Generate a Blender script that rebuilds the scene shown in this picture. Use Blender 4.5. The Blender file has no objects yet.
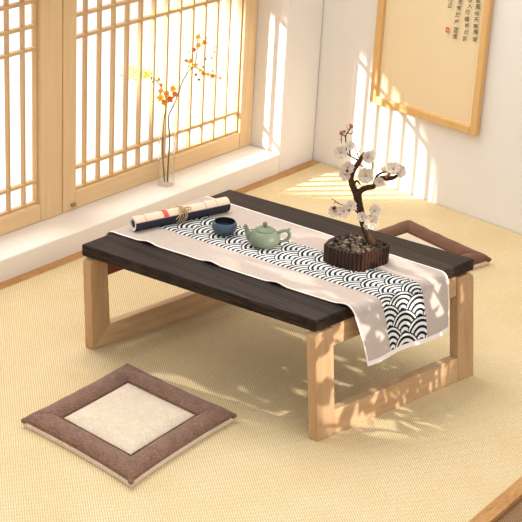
import bpy, bmesh, math, random
from mathutils import Vector, Matrix, noise
random.seed(7)
scn = bpy.context.scene
COL = scn.collection
V = Vector
PI = math.pi

# ------------------------------------------------------------------ camera
F_PX = 1739.99
RIGHT = V((0.76919709, 0.6371796, 0.04835282))
DOWN = V((0.29238967, -0.28366673, -0.91325871))
FWD = V((-0.56819373, 0.71661381, -0.40450035))
EYE = V((0, 0, 2.35))
cd = bpy.data.cameras.new('camera')
cam = bpy.data.objects.new('camera', cd)
COL.objects.link(cam)
cd.sensor_width = 36
cd.lens = F_PX / 522 * 36
m = Matrix.Identity(4)
for i in range(3):
    m[i][0] = RIGHT[i]; m[i][1] = -DOWN[i]; m[i][2] = -FWD[i]; m[i][3] = EYE[i]
cam.matrix_world = m
scn.camera = cam

# measured points: a photo pixel carried to a real plane of the room
def ray(x, y):
    return RIGHT * ((x - 261) / F_PX) + DOWN * ((y - 261) / F_PX) + FWD
def onz(x, y, z):
    d = ray(x, y); return EYE + d * ((z - EYE.z) / d.z)
def onplane(x, y, p, n):
    d = ray(x, y); return EYE + d * ((V(p) - EYE).dot(n) / d.dot(n))
HN = V((FWD.x, FWD.y, 0)).normalized()
def upright(x, y, base, off=0.0):
    """point at a pixel on the upright plane through base, off metres further away"""
    return onplane(x, y, V(base) + HN * off, HN)

# ------------------------------------------------------------------ materials
def lin(c):
    return tuple((v / 255 / 12.92) if v / 255 <= .04045 else ((v / 255 + .055) / 1.055) ** 2.4 for v in c) + (1,)
class NT:
    def __init__(s, name):
        s.m = bpy.data.materials.new(name); s.m.use_nodes = True
        s.t = s.m.node_tree; s.b = s.t.nodes['Principled BSDF']
    def n(s, typ, **k):
        q = s.t.nodes.new(typ)
        for a, v in k.items():
            if a.startswith('i_'):
                key = a[2:]
                q.inputs[int(key) if key.isdigit() else key.replace('_', ' ')].default_value = v
            else: setattr(q, a, v)
        return q
    def l(s, a, b): s.t.links.new(a, b)
    def math(s, op, a, b=None, c=None):
        q = s.t.nodes.new('ShaderNodeMath'); q.operation = op
        for i, v in enumerate((a, b, c)):
            if v is None: continue
            if isinstance(v, (int, float)): q.inputs[i].default_value = v
            else: s.l(v, q.inputs[i])
        return q.outputs[0]
    def mix(s, f, a, b):
        q = s.t.nodes.new('ShaderNodeMix'); q.data_type = 'RGBA'
        for i, v in ((0, f), (6, a), (7, b)):
            if isinstance(v, (int, float, tuple)): q.inputs[i].default_value = v
            else: s.l(v, q.inputs[i])
        return q.outputs[2]
    def bump(s, h, st=.3, d=.002):
        q = s.n('ShaderNodeBump', i_Strength=st, i_Distance=d); s.l(h, q.inputs['Height']); s.l(q.outputs[0], s.b.inputs['Normal'])
def plain(name, c, rough=.6, spec=.3, var=.06, scale=30, bump=0.0, sheen=0):
    t = NT(name)
    co = t.n('ShaderNodeTexCoord'); no = t.n('ShaderNodeTexNoise', i_Scale=scale, i_Detail=4.0)
    t.l(co.outputs['Object'], no.inputs['Vector'])
    a = lin(c); k = 1 - var
    t.l(t.mix(no.outputs['Fac'], tuple(v * k for v in a[:3]) + (1,), tuple(min(1, v * (1 + var)) for v in a[:3]) + (1,)), t.b.inputs['Base Color'])
    t.b.inputs['Roughness'].default_value = rough; t.b.inputs['Specular IOR Level'].default_value = spec
    if sheen: t.b.inputs['Sheen Weight'].default_value = sheen
    if bump: t.bump(no.outputs['Fac'], bump)
    return t.m
def wood(name, c1, c2, axis=2, rough=.45, spec=.35, fine=60, stretch=.06, bump=.1, contrast=(.3, .7)):
    t = NT(name)
    co = t.n('ShaderNodeTexCoord'); mp = t.n('ShaderNodeMapping')
    sc = [1, 1, 1]; sc[axis] = stretch; mp.inputs['Scale'].default_value = sc
    t.l(co.outputs['Object'], mp.inputs['Vector'])
    no = t.n('ShaderNodeTexNoise', i_Scale=fine, i_Detail=5.0, i_Roughness=.6); t.l(mp.outputs[0], no.inputs['Vector'])
    n2 = t.n('ShaderNodeTexNoise', i_Scale=fine * .25, i_Detail=2.0); t.l(mp.outputs[0], n2.inputs['Vector'])
    f = t.math('MULTIPLY_ADD', no.outputs['Fac'], .6, t.math('MULTIPLY', n2.outputs['Fac'], .4))
    r = t.n('ShaderNodeMapRange', i_1=contrast[0], i_2=contrast[1]); t.l(f, r.inputs[0])
    t.l(t.mix(r.outputs[0], lin(c1), lin(c2)), t.b.inputs['Base Color'])
    t.b.inputs['Roughness'].default_value = rough; t.b.inputs['Specular IOR Level'].default_value = spec
    if bump: t.bump(f, bump)
    return t.m
def fabric(name, c1, c2, sc=500, rough=.9, bump=.35):
    t = NT(name)
    co = t.n('ShaderNodeTexCoord')
    no = t.n('ShaderNodeTexNoise', i_Scale=sc * .45, i_Detail=3.0); t.l(co.outputs['Object'], no.inputs['Vector'])
    n2 = t.n('ShaderNodeTexNoise', i_Scale=40.0, i_Detail=3.0); t.l(co.outputs['Object'], n2.inputs['Vector'])
    f = t.math('MULTIPLY_ADD', no.outputs['Fac'], .75, t.math('MULTIPLY', n2.outputs['Fac'], .25))
    r = t.n('ShaderNodeMapRange', i_1=.32, i_2=.68); t.l(f, r.inputs[0])
    t.l(t.mix(r.outputs[0], lin(c1), lin(c2)), t.b.inputs['Base Color'])
    t.b.inputs['Roughness'].default_value = rough; t.b.inputs['Specular IOR Level'].default_value = .1
    t.b.inputs['Sheen Weight'].default_value = .15
    t.bump(no.outputs['Fac'], bump, .0015)
    return t.m
def rush_mat(name, c1, c2, c3):
    """woven rush: short staggered ribs, tone wandering slowly over the mat"""
    t = NT(name)
    co = t.n('ShaderNodeTexCoord')
    w = t.n('ShaderNodeTexNoise', i_Scale=60.0, i_Detail=1.0); t.l(co.outputs['Object'], w.inputs['Vector'])
    sx = t.n('ShaderNodeSeparateXYZ'); t.l(co.outputs['Object'], sx.inputs[0])
    X = t.math('MULTIPLY_ADD', w.outputs['Fac'], .004, sx.outputs[0])
    Y = sx.outputs[1]
    sx_ = t.math('SINE', t.math('MULTIPLY', X, 2 * PI / .0098)); sy_ = t.math('SINE', t.math('MULTIPLY', Y, 2 * PI / .0084))
    h = t.math('MULTIPLY_ADD', t.math('MULTIPLY', sx_, sy_), .5, .5)
    n2 = t.n('ShaderNodeTexNoise', i_Scale=5.0, i_Detail=3.0); t.l(co.outputs['Object'], n2.inputs['Vector'])
    r2 = t.n('ShaderNodeMapRange', i_1=.3, i_2=.7); t.l(n2.outputs['Fac'], r2.inputs[0])
    n3 = t.n('ShaderNodeTexNoise', i_Scale=220.0, i_Detail=2.0); t.l(co.outputs['Object'], n3.inputs['Vector'])
    base = t.mix(r2.outputs[0], lin(c2), lin(c3))
    hh = t.math('MULTIPLY', h, t.math('MULTIPLY_ADD', n3.outputs['Fac'], 1.4, .5))
    hh.node.use_clamp = True
    t.l(t.mix(hh, lin(c1), base), t.b.inputs['Base Color'])
    t.b.inputs['Roughness'].default_value = .75; t.b.inputs['Specular IOR Level'].default_value = .25
    t.bump(h, .35, .002)
    return t.m
def glass(name, tint=(1, 1, 1, 1), gloss=.6, edge=None):
    t = NT(name); t.t.nodes.remove(t.b)
    out = t.t.nodes['Material Output']
    tr = t.n('ShaderNodeBsdfTransparent'); tr.inputs[0].default_value = tint
    gl = t.n('ShaderNodeBsdfGlossy'); gl.inputs['Roughness'].default_value = .03
    fr = t.n('ShaderNodeLayerWeight', i_Blend=.25)
    f = t.math('MULTIPLY', fr.outputs['Fresnel'], gloss)
    mx = t.n('ShaderNodeMixShader'); t.l(f, mx.inputs[0]); t.l(tr.outputs[0], mx.inputs[1]); t.l(gl.outputs[0], mx.inputs[2])
    t.l(mx.outputs[0], out.inputs[0])
    return t.m
def seigaiha(name):
    """rows of overlapping concentric wave arcs from the band's own UV (u across, v up the arcs)"""
    t = NT(name)
    uv = t.n('ShaderNodeUVMap'); sp = t.n('ShaderNodeSeparateXYZ'); t.l(uv.outputs[0], sp.inputs[0])
    u, v = sp.outputs[0], sp.outputs[1]
    H = .43
    j0 = t.math('FLOOR', t.math('MULTIPLY', v, 1 / H))
    res = None; found = None
    for k in range(-1, 3):                       # lowest centre first: it lies in front
        j = t.math('SUBTRACT', j0, float(1 - k)) if k < 2 else t.math('ADD', j0, 1.0)
        par = t.math('FLOORED_MODULO', j, 2.0)
        cx = t.math('MULTIPLY_ADD', t.math('ROUND', t.math('MULTIPLY', t.math('SUBTRACT', u, par), .5)), 2.0, par)
        dx = t.math('SUBTRACT', u, cx); dy = t.math('SUBTRACT', v, t.math('MULTIPLY', j, H))
        d = t.math('SQRT', t.math('ADD', t.math('MULTIPLY', dx, dx), t.math('MULTIPLY', dy, dy)))
        ins = t.math('LESS_THAN', d, 1.0)
        if res is None: res, found = t.math('MULTIPLY', d, ins), ins
        else:
            use = t.math('MULTIPLY', ins, t.math('SUBTRACT', 1.0, found))
            res = t.math('ADD', res, t.math('MULTIPLY', d, use)); found = t.math('MAXIMUM', found, use)
    ring = t.math('FRACT', t.math('MULTIPLY', res, 4.6))
    dark = t.math('GREATER_THAN', ring, .53)
    outer = t.math('GREATER_THAN', res, .945)
    dk = t.math('MAXIMUM', dark, outer)
    t.l(t.mix(dk, lin((224, 222, 218)), lin((20, 19, 22))), t.b.inputs['Base Color'])
    t.b.inputs['Roughness'].default_value = .75; t.b.inputs['Specular IOR Level'].default_value = .2
    return t.m

M = {}
M['plaster'] = plain('plaster', (233, 227, 219), .85, .15, .02, 14, .04)
M['ledge'] = plain('painted_ledge', (236, 228, 217), .6, .25, .02, 14, .03)
M['pine'] = wood('pine_frame', (212, 178, 132), (226, 194, 150), 2, .5, .3, 50, .05, .05)
M['pine_y'] = wood('pine_rail', (212, 178, 132), (228, 196, 152), 1, .5, .3, 50, .05, .05)
M['lattice'] = wood('lattice_wood', (192, 156, 110), (210, 174, 128), 2, .5, .3, 60, .05, .03)
M['pane'] = glass('window_pane', (1, 1, 1, 1), .35)
M['brass'] = plain('dull_catch', (150, 112, 70), .4, .5, .1, 90)
M['rush'] = rush_mat('woven_rush', (176, 146, 100), (226, 204, 160), (232, 214, 174))
M['mat_border'] = wood('mat_border_cloth', (162, 116, 68), (196, 150, 98), 1, .8, .15, 160, .3, .2)
M['brown_floor'] = rush_mat('brown_woven_floor', (92, 66, 42), (150, 114, 80), (164, 128, 92))
M['darkwood'] = wood('dark_stained_wood', (13, 7, 6), (66, 50, 45), 0, .40, .20, 260, .012, .5, (.40, .72))
M['ash'] = wood('pale_ash_wood', (172, 134, 94), (200, 162, 122), 2, .5, .3, 70, .05, .06)
M['ash_y'] = wood('pale_ash_rail', (178, 140, 100), (206, 170, 130), 1, .5, .3, 70, .05, .06)
M['redwood'] = plain('red_brown_stain', (128, 62, 44), .5, .3, .2, 200)
M['linen'] = fabric('pink_beige_linen', (178, 160, 148), (196, 179, 167), 700, .85, .12)
M['hem'] = fabric('pale_hem', (232, 220, 208), (244, 234, 222), 700, .85, .1)
M['waves'] = seigaiha('wave_print')
M['brown_cloth'] = fabric('brown_cushion_cloth', (96, 68, 56), (146, 112, 96), 520, .95, .6)
M['brown_cloth2'] = fabric('brown_cushion_cloth_plain', (98, 66, 48), (118, 82, 62), 900, .95, .3)
M['cream_cloth'] = fabric('oatmeal_cloth', (190, 172, 148), (226, 210, 188), 520, .95, .5)
M['celadon'] = plain('celadon_glaze', (112, 121, 98), .45, .4, .05, 120)
M['slate'] = plain('slate_blue_glaze', (58, 76, 92), .35, .45, .15, 90)
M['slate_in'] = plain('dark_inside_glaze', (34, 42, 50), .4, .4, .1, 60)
M['pot'] = wood('dark_walnut_pot', (30, 16, 10), (72, 42, 28), 2, .5, .3, 90, .15, .2)
M['gravel_a'] = plain('grey_brown_gravel', (84, 72, 62), .9, .2, .3, 150)
M['soil'] = plain('dark_soil', (44, 36, 30), .95, .1, .3, 120, .4)
M['gravel_b'] = plain('dark_pebble', (42, 36, 33), .8, .2, .3, 150)
M['gravel_c'] = plain('tan_pebble', (124, 104, 80), .9, .2, .2, 150)
M['bark'] = wood('plum_bark', (34, 20, 14), (88, 60, 40), 2, .75, .2, 120, .25, .5)
M['bark_pale'] = wood('pale_bark', (112, 84, 58), (150, 118, 84), 2, .8, .2, 120, .3, .4)
M['petal'] = plain('cream_white_petal', (224, 208, 190), .7, .2, .05, 160)
M['petal_pink'] = plain('dusky_pink_petal', (158, 96, 92), .7, .2, .15, 300)
M['calyx'] = plain('dark_red_calyx', (104, 34, 34), .7, .2, .15, 300)
M['stamen'] = plain('pink_buff_stamen', (196, 150, 120), .8, .1, .15, 300)
M['yellow'] = plain('yellow_petal', (244, 204, 70), .6, .2, .1, 200)
M['orange'] = plain('orange_petal', (236, 164, 66), .6, .2, .12, 200)
M['redor'] = plain('red_orange_petal', (218, 118, 56), .6, .2, .12, 200)
M['stem'] = plain('dark_green_stem', (96, 100, 82), .6, .3, .2, 200)
M['stem_y'] = plain('straw_stem', (176, 140, 72), .6, .3, .2, 200)
M['vase'] = glass('clear_glass', (1, 1, 1, 1), .42)
M['water_base'] = glass('thick_glass_foot', (1, 1, 1, 1), .25)
M['scroll'] = plain('blush_paper', (232, 202, 176), .75, .2, .05, 60)
M['navy'] = plain('navy_backing', (38, 38, 50), .6, .3, .1, 90)
M['paper_end'] = plain('white_roll_end', (226, 220, 210), .7, .2, .03, 90)
M['black'] = plain('black_core', (18, 16, 16), .6, .3, .1, 90)
M['red_ribbon'] = plain('red_band', (208, 86, 72), .6, .3, .05, 90)
M['twine'] = plain('tan_twine', (186, 158, 112), .8, .2, .15, 300, .3)
M['thread'] = plain('brown_thread', (150, 112, 84), .8, .2, .1, 300)
M['gold_frame'] = wood('honey_frame_wood', (210, 164, 102), (226, 182, 122), 2, .45, .35, 60, .05, .04)
M['parchment'] = plain('buff_paper', (234, 212, 172), .85, .15, .025, 8)
M['mount'] = plain('pale_mount', (240, 222, 186), .85, .15, .02, 8)
M['ink'] = plain('black_ink', (40, 34, 28), .8, .1, .2, 200)
M['seal'] = plain('vermilion_seal', (204, 92, 62), .8, .1, .08, 300)
M['leaf'] = plain('yellow_green_leaf', (216, 236, 168), .6, .2, .15, 20)
M['leaf_dark'] = plain('green_leaf', (70, 104, 50), .6, .3, .2, 20)
M['terracotta'] = plain('terracotta', (170, 96, 64), .8, .2, .1, 20)
M['gravel_pale'] = plain('white_garden_gravel', (250, 248, 244), .9, .1, .02, 60)

# ------------------------------------------------------------------ object helpers
class MB:
    def __init__(s): s.v = []; s.f = []; s.uv = {}
    def add(s, vs, fs):
        o = len(s.v); s.v += [V(p) for p in vs]; s.f += [tuple(i + o for i in f) for f in fs]; return o
    def hexa(s, b, t):
        s.add(list(b) + list(t), [(3, 2, 1, 0), (4, 5, 6, 7), (0, 1, 5, 4), (1, 2, 6, 5), (2, 3, 7, 6), (3, 0, 4, 7)]); return s
    def box(s, lo, hi):
        x0, y0, z0 = lo; x1, y1, z1 = hi
        return s.hexa([(x0, y0, z0), (x1, y0, z0), (x1, y1, z0), (x0, y1, z0)], [(x0, y0, z1), (x1, y0, z1), (x1, y1, z1), (x0, y1, z1)])
    def prism(s, poly, off):
        n = len(poly); off = V(off)
        s.add([V(p) for p in poly] + [V(p) + off for p in poly],
              [tuple(range(n))[::-1], tuple(range(n, 2 * n))] + [(i, (i + 1) % n, n + (i + 1) % n, n + i) for i in range(n)]); return s
    def tube(s, pts, rad, n=8, cap=True):
        pts = [V(p) for p in pts]
        if not isinstance(rad, (list, tuple)): rad = [rad] * len(pts)
        up = None; rings = []
        for i, p in enumerate(pts):
            d = (pts[min(i + 1, len(pts) - 1)] - pts[max(i - 1, 0)]).normalized()
            if up is None: up = d.orthogonal().normalized()
            up = (up - d * up.dot(d)).normalized(); w = d.cross(up)
            rings.append([p + (up * math.cos(2 * PI * k / n) + w * math.sin(2 * PI * k / n)) * rad[i] for k in range(n)])
        vs = [q for r in rings for q in r]; fs = []
        for i in range(len(pts) - 1):
            for k in range(n):
                a = i * n + k; b = i * n + (k + 1) % n; fs.append((a, b, b + n, a + n))
        if cap: fs += [tuple(range(n))[::-1], tuple(range(len(vs) - n, len(vs)))]
        s.add(vs, fs); return s
    def lathe(s, prof, c, n=40, cap0=True, cap1=True):
        c = V(c); vs = []
        for r, z in prof: vs += [c + V((r * math.cos(2 * PI * k / n), r * math.sin(2 * PI * k / n), z)) for k in range(n)]
        fs = []
        for i in range(len(prof) - 1):
            for k in range(n):
                a = i * n + k; b = i * n + (k + 1) % n; fs.append((a, b, b + n, a + n))
        if cap0: fs.append(tuple(range(n))[::-1])
        if cap1: fs.append(tuple(range(len(vs) - n, len(vs))))
        s.add(vs, fs); return s
    def blob(s, c, r, sub=2, sq=(1, 1, 1), jit=.0):
        bm = bmesh.new(); bmesh.ops.create_icosphere(bm, subdivisions=sub, radius=1)
        bm.verts.ensure_lookup_table()
        c = V(c); vs = []
        for v in bm.verts:
            k = 1 + (random.uniform(-jit, jit) if jit else 0)
            vs.append(c + V((v.co.x * sq[0], v.co.y * sq[1], v.co.z * sq[2])) * r * k)
        s.add(vs, [tuple(v.index for v in f.verts) for f in bm.faces]); bm.free(); return s
    def grid(s, fn, nu, nv, uvf=None):
        o = len(s.v)
        s.v += [V(fn(i / nu, j / nv)) for i in range(nu + 1) for j in range(nv + 1)]
        for i in range(nu):
            for j in range(nv):
                a = o + i * (nv + 1) + j
                s.f.append((a, a + nv + 1, a + nv + 2, a + 1))
        if uvf:
            for i in range(nu + 1):
                for j in range(nv + 1): s.uv[o + i * (nv + 1) + j] = uvf(i / nu, j / nv)
        return s
    def build(s, name, mat, parent=None, org=None, smooth=True, bevel=0, seg=2, subsurf=0, solid=0, solid_off=0, fixn=True):
        o3 = V(parent.location) if parent and org is None else V(org or (0, 0, 0))
        me = bpy.data.meshes.new(name)
        me.from_pydata([tuple(p - o3) for p in s.v], [], s.f)
        if s.uv:
            ul = me.uv_layers.new(name='UVMap')
            for lp in me.loops: ul.data[lp.index].uv = s.uv.get(lp.vertex_index, (0, 0))
        if fixn:
            bm = bmesh.new(); bm.from_mesh(me); bmesh.ops.recalc_face_normals(bm, faces=bm.faces); bm.to_mesh(me); bm.free()
        ob = bpy.data.objects.new(name, me); COL.objects.link(ob)
        me.materials.append(mat)
        if smooth:
            me.polygons.foreach_set('use_smooth', [True] * len(me.polygons))
            try: me.set_sharp_from_angle(angle=math.radians(42))
            except Exception: pass
        if parent:
            ob.parent = parent
            if org is not None or True: ob.location = o3 - V(root_of(parent))
        else: ob.location = o3
        if solid:
            k = ob.modifiers.new('solid', 'SOLIDIFY'); k.thickness = solid; k.offset = solid_off
        if bevel:
            k = ob.modifiers.new('bevel', 'BEVEL'); k.width = bevel; k.segments = seg; k.limit_method = 'ANGLE'; k.angle_limit = math.radians(40)
        if subsurf:
            k = ob.modifiers.new('sub', 'SUBSURF'); k.levels = subsurf; k.render_levels = subsurf
        return ob
def MBx(v, f):
    q = MB(); q.add(v, f); return q
def root_of(p):
    """world position of a parent chain (no rotations are used on parents)"""
    l = V(p.location)
    while p.parent: p = p.parent; l = l + V(p.location)
    return l
def sub(mb, name, mat, parent, **k):
    """part or sub-part: mesh given in world coordinates"""
    return mb.build(name, mat, parent, org=tuple(root_of(parent)), **k)
def tag(o, label=None, cat=None, group=None, kind=None):
    if label: o['label'] = label
    if cat: o['category'] = cat
    if group: o['group'] = group
    if kind: o['kind'] = kind
    return o
def thing(name, loc, label, cat, group=None):
    o = bpy.data.objects.new(name, None); COL.objects.link(o); o.location = V(loc); o.empty_display_size = .05
    return tag(o, label, cat, group)
def structure(o): o['kind'] = 'structure'; return o

# ------------------------------------------------------------------ the room
XW, XA = -3.916, -3.778          # window plane, wall face
ZL = .0765                       # ledge top
YR = 4.843                       # right end of the window recess
CB = V((-3.778, 5.052, 0))       # floor corner of the two walls
WB = V((.968, -.048, 0)).normalized()   # along the back wall
NB = V((-WB.y, WB.x, 0)); NB = NB if NB.y < 0 else -NB   # into the room
ZTOP = 1.62; ZWIN = .95
YL = 1.3

structure(MB().box((-4.0, -.6, -.12), (1.0, 6.2, -.012)).build('floor', M['brown_floor'], org=(0, 0, 0), smooth=False))
# left wall: pier beside the recess, wall over the window
w = MB()
w.hexa([(XA, YR, -.012), (CB.x, CB.y, -.012), (CB.x - .3, CB.y + .02, -.012), (XA - .3, YR, -.012)],
       [(XA, YR + .006, ZTOP), (CB.x, CB.y + .012, ZTOP), (CB.x - .3, CB.y + .03, ZTOP), (XA - .3, YR + .006, ZTOP)])
w.box((XA - .3, YL, ZWIN), (XA, YR, ZTOP))
structure(w.build('wall_left', M['plaster'], org=(XA, YR, 0), smooth=False, bevel=.003))
far = CB + WB * 2.6
bk = -NB * .15
structure(MB().hexa([CB + V((0, .004, -.012)) - WB * .05, far + V((0, 0, -.012)), far + bk + V((0, 0, -.012)), CB + bk - WB * .05 + V((0, 0, -.012))],
                    [CB + V((0, .016, ZTOP)) - WB * .05, far + V((0, .012, ZTOP)), far + bk + V((0, 0, ZTOP)), CB + bk - WB * .05 + V((0, 0, ZTOP))]).build('wall_back', M['plaster'], org=tuple(CB), smooth=False))
# window ledge, a low plastered box in the recess
structure(MB().box((XW - .09, YL, -.012), (XA + .004, YR - .004, ZL)).build('trim_1', M['ledge'], org=(XA, YR, 0), smooth=True, bevel=.004))

# two lattice sashes
def sash(name, y0, y1, bars, st0, st1, label_pane=True):
    """y0..y1 outer edges; st0/st1 stile widths; bars = positions of the upright bars"""
    zt = ZWIN - .004; zb = ZL + .001
    D = .045
    root = bpy.data.objects.new(name, None); COL.objects.link(root); root.location = (XW, (y0 + y1) / 2, zb); structure(root)
    x0, x1 = XW - D, XW
    s = MB()
    s.box((x0, y0, zb), (x1, y0 + st0, zt)); s.box((x0, y1 - st1, zb), (x1, y1, zt))
    sub(s, 'stile', M['pine'], root, bevel=.003)
    s = MB()
    s.box((x0, y0 + st0, zb), (x1 - .0015, y1 - st1, .140)); s.box((x0, y0 + st0, .885), (x1 - .0015, y1 - st1, zt))
    sub(s, 'rail', M['pine_y'], root, bevel=.003)
    a, b = y0 + st0, y1 - st1
    s = MB()
    xl0, xl1 = XW - .030, XW - .014
    for y in bars: s.box((xl0, y - .0044, .139), (xl1, y + .0044, .887))
    for z in (.220, .678, .753, .835): s.box((xl0, a - .001, z - .0055), (xl1 + .0012, b + .001, z + .0055))
    s.box((xl0, a, .139), (xl1, a + .006, .886)); s.box((xl0, b - .006, .139), (xl1, b, .886)); s.box((xl0, a, .139), (xl1 - .001, b, .148))
    sub(s, 'lattice', M['lattice'], root, smooth=False)
    s = MB().box((XW - .041, a - .004, .134), (XW - .037, b + .004, .889))
    sub(s, 'pane', M['pane'], root, smooth=False)
    return root
bR = [3.967 + (4.702 - 3.967) * i / 11 for i in range(12)]
sr = sash('window_1', 3.846, 4.842, bR, .062, .070)
# the small catch at the foot of the right sash
sub(MB().box((XW, 3.882, .092), (XW + .010, 3.902, .104)), 'catch', M['brass'], sr, bevel=.003)
pitch = .0672
bL = [3.685 - pitch * i for i in range(22)]
sash('window_2', 2.02, 3.842, bL, .075, .098)

# ------------------------------------------------------------------ garden outside
gd = MB().box((-12, 1.0, -.62), (-4.05, 14, -.5))
structure(gd.build('garden_ground', M['gravel_pale'], smooth=False))
def shrub(name, c, h, r, n, label):
    c = V(c); t = thing(name, c, label, 'shrub', None)
    st = MB()
    for k in range(7):
        a = k * 2.4; st.tube([c, c + V((math.cos(a) * r * .3, math.sin(a) * r * .3, h * .5)), c + V((math.cos(a) * r * .7, math.sin(a) * r * .7, h * .9))], [.008, .006, .003], 6)
    sub(st, 'stem', M['stem_y'], t)
    lf = MB()
    for k in range(n):
        p = c + V((random.gauss(0, r * .45), random.gauss(0, r * .45), h * random.uniform(.35, 1)))
        d = V((random.uniform(-1, 1), random.uniform(-1, 1), random.uniform(-.3, 1))).normalized(); s_ = d.orthogonal().normalized()
        L = random.uniform(.03, .06)
        lf.add([p, p + d * L * .5 + s_ * L * .28, p + d * L, p + d * L * .5 - s_ * L * .28], [(0, 1, 2, 3)])
    sub(lf, 'foliage', M['leaf'], t, smooth=False)
p1 = onplane(138, 96, (-6.0, 0, 0), V((1, 0, 0)))
shrub('garden_shrub', (p1.x, p1.y, -.5), p1.z + .5 + .10, .11, 70, 'pale green sunlit shrub outside, behind the orange blossom stem')
p2 = onplane(194, 100, (-6.0, 0, 0), V((1, 0, 0)))
shrub('garden_shrub', (p2.x, p2.y, -.5), p2.z + .5 + .04, .07, 30, 'small faint green shrub outside, right of the vase stems')

# ------------------------------------------------------------------ rush mat
m0 = V((-3.772, .8, 0)); m1 = onz(469, 522, 0); m2 = onz(522, 477, 0); md = (m2 - m1).normalized()
e0 = m1 - md * 2.2; e1 = m1 + md * ((5.0 - m1.y) / md.y)
bk_y = lambda x: CB.y + (x - CB.x) * WB.y / WB.x - .002
e1 = V((e1.x, bk_y(e1.x), 0))
b0x = -3.735
mt = thing('tatami_mat', ((-2.8), 3.2, -.012), 'large pale woven rush mat covering the floor under the low table', 'mat')
sub(MB().hexa([(b0x, .8, -.012), (e0.x, e0.y, -.012), (e1.x, e1.y, -.012), (b0x, bk_y(b0x), -.012)],
              [(b0x, .8, 0), (e0.x, e0.y, 0), (e1.x, e1.y, 0), (b0x, bk_y(b0x), 0)]), 'woven_surface', M['rush'], mt, smooth=False)
sub(MB().box((XA + .004, .8, -.012), (b0x, CB.y - .006, .0015)), 'border', M['mat_border'], mt, bevel=.001)
wv = V((-md.y, md.x, 0)) ; wv = wv if wv.x > 0 else -wv
q1 = onz(491, 522, 0); bw = abs((q1 - m1).dot(wv))
sub(MB().hexa([e0 + V((0, 0, -.012)), e0 + wv * bw + V((0, 0, -.012)), e1 + wv * bw + V((0, 0, -.012)) , e1 + V((0, 0, -.012))],
              [e0 + V((0, 0, .0015)), e0 + wv * bw + V((0, 0, .0015)), e1 + wv * bw + V((0, 0, .0015)), e1 + V((0, 0, .0015))]), 'border', M['mat_border'], mt, bevel=.001)

# ------------------------------------------------------------------ low table
ZT, TH = .355, .036
cL, cN, cR, cF = [onz(*q, ZT) for q in ((81.5, 244.2), (316, 320.5), (475, 258.6), (229.5, 189))]
def top(s, t, z=ZT):
    """s along the long side from the window end, t across from the front"""
    a = cL.lerp(cN, s); b = cF.lerp(cR, s); p = a.lerp(b, t); return V((p.x, p.y, z))
tb = thing('low_table', tuple(V((top(.5, .5).x, top(.5, .5).y, 0))), 'low floor table with black-brown plank top and pale wood loop legs', 'table')
sub(MB().hexa([top(0, 0, ZT - TH), top(1, 0, ZT - TH), top(1, 1, ZT - TH), top(0, 1, ZT - TH)], [top(0, 0), top(1, 0), top(1, 1), top(0, 1)]),
    'tabletop', M['darkwood'], tb, bevel=.004, seg=3)
ZP = .3125                       # top of the posts
def loop(nb, fb, nt, ft, thick, mitre, apron_mat):
    """an upright rectangular loop: near/far bottom, near/far top of its room-side face; thick = vector to its other face"""
    D = (fb - nb).length; thick = V(thick)
    def P(a, z):                # a metres along, z metres up
        k = z / ZP; b = nb.lerp(fb, a / D); t = nt.lerp(ft, a / D); return b.lerp(t, k)
    W, Hh = .068, .072
    R = .019
    arc = [P(R - R * math.sin(q), ZP - R + R * math.cos(q)) for q in [PI / 2 * i / 5 for i in range(6)]]   # rounded outer top corner
    if mitre: poly = [P(0, 0), P(W, Hh), P(W, ZP)] + arc
    else: poly = [P(0, 0), P(W, 0), P(W, ZP)] + arc
    sub(MB().prism(poly, thick), 'leg', M['ash'], tb, bevel=.002)
    arc2 = [P(D - R + R * math.sin(q), ZP - R + R * math.cos(q)) for q in [PI / 2 * i / 5 for i in range(6)]]
    poly = ([P(D, 0), P(D - W, Hh), P(D - W, ZP)] if mitre else [P(D, 0), P(D - W, 0), P(D - W, ZP)]) + arc2
    sub(MB().prism(poly, thick), 'leg', M['ash'], tb, bevel=.002)
    if mitre: poly = [P(0, 0), P(D, 0), P(D - W, Hh), P(W, Hh)]
    else: poly = [P(W, 0), P(D - W, 0), P(D - W, Hh), P(W, Hh)]
    sub(MB().prism([p + thick * .02 for p in poly], thick * .96), 'floor_rail', M['ash_y'], tb, bevel=.002)
    zz = ZT - TH - .0002
    ah = .075 if mitre else .055
    poly = [P(W, ZP - ah), P(D - W, ZP - ah), P(D - W, ZP), P(W, ZP)]
    ap = MB().prism([p + thick * .2 for p in poly], thick * .6)
    a, b = P(W * .3, ZP), P(D - W * .3, ZP)
    up = V((0, 0, zz - ZP))
    sub(ap, 'apron', apron_mat, tb, bevel=.002)
    for aa in (W * .62, D - W * .62):                       # dark packing blocks between leg and top
        c0, c1 = P(aa - .010, ZP) + thick * .3, P(aa + .022, ZP) + thick * .3
        sub(MB().hexa([c0, c1, c1 + thick * .6, c0 + thick * .6], [q + up for q in (c0, c1, c1 + thick * .6, c0 + thick * .6)]), 'spacer', M['redwood'], tb, smooth=False)
    mid = MB().hexa([P(W, ZP - .002) + thick * .25, P(D - W, ZP - .002) + thick * .25, P(D - W, ZP - .002) + thick * .75, P(W, ZP - .002) + thick * .75],
                    [P(W, ZP) + up + thick * .25, P(D - W, ZP) + up + thick * .25, P(D - W, ZP) + up + thick * .75, P(W, ZP) + up + thick * .75])
    sub(mid, 'top_cleat', apron_mat, tb, smooth=False)
ex = (cN - cL).normalized()
nb, fb = onz(317.6, 441.9, 0), onz(473.6, 374.9, 0)
nt, ft = top(1, 0, ZP) + ex * .001, top(1, 1, ZP) + ex * .001
loop(nb, fb, nt, ft, -ex * .029, False, M['ash_y'])
lb = onz(93, 350, 0); ld = (onz(231, 302.9, 0) - lb).normalized()
lt = top(0, 0, ZP) + ex * .033
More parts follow.
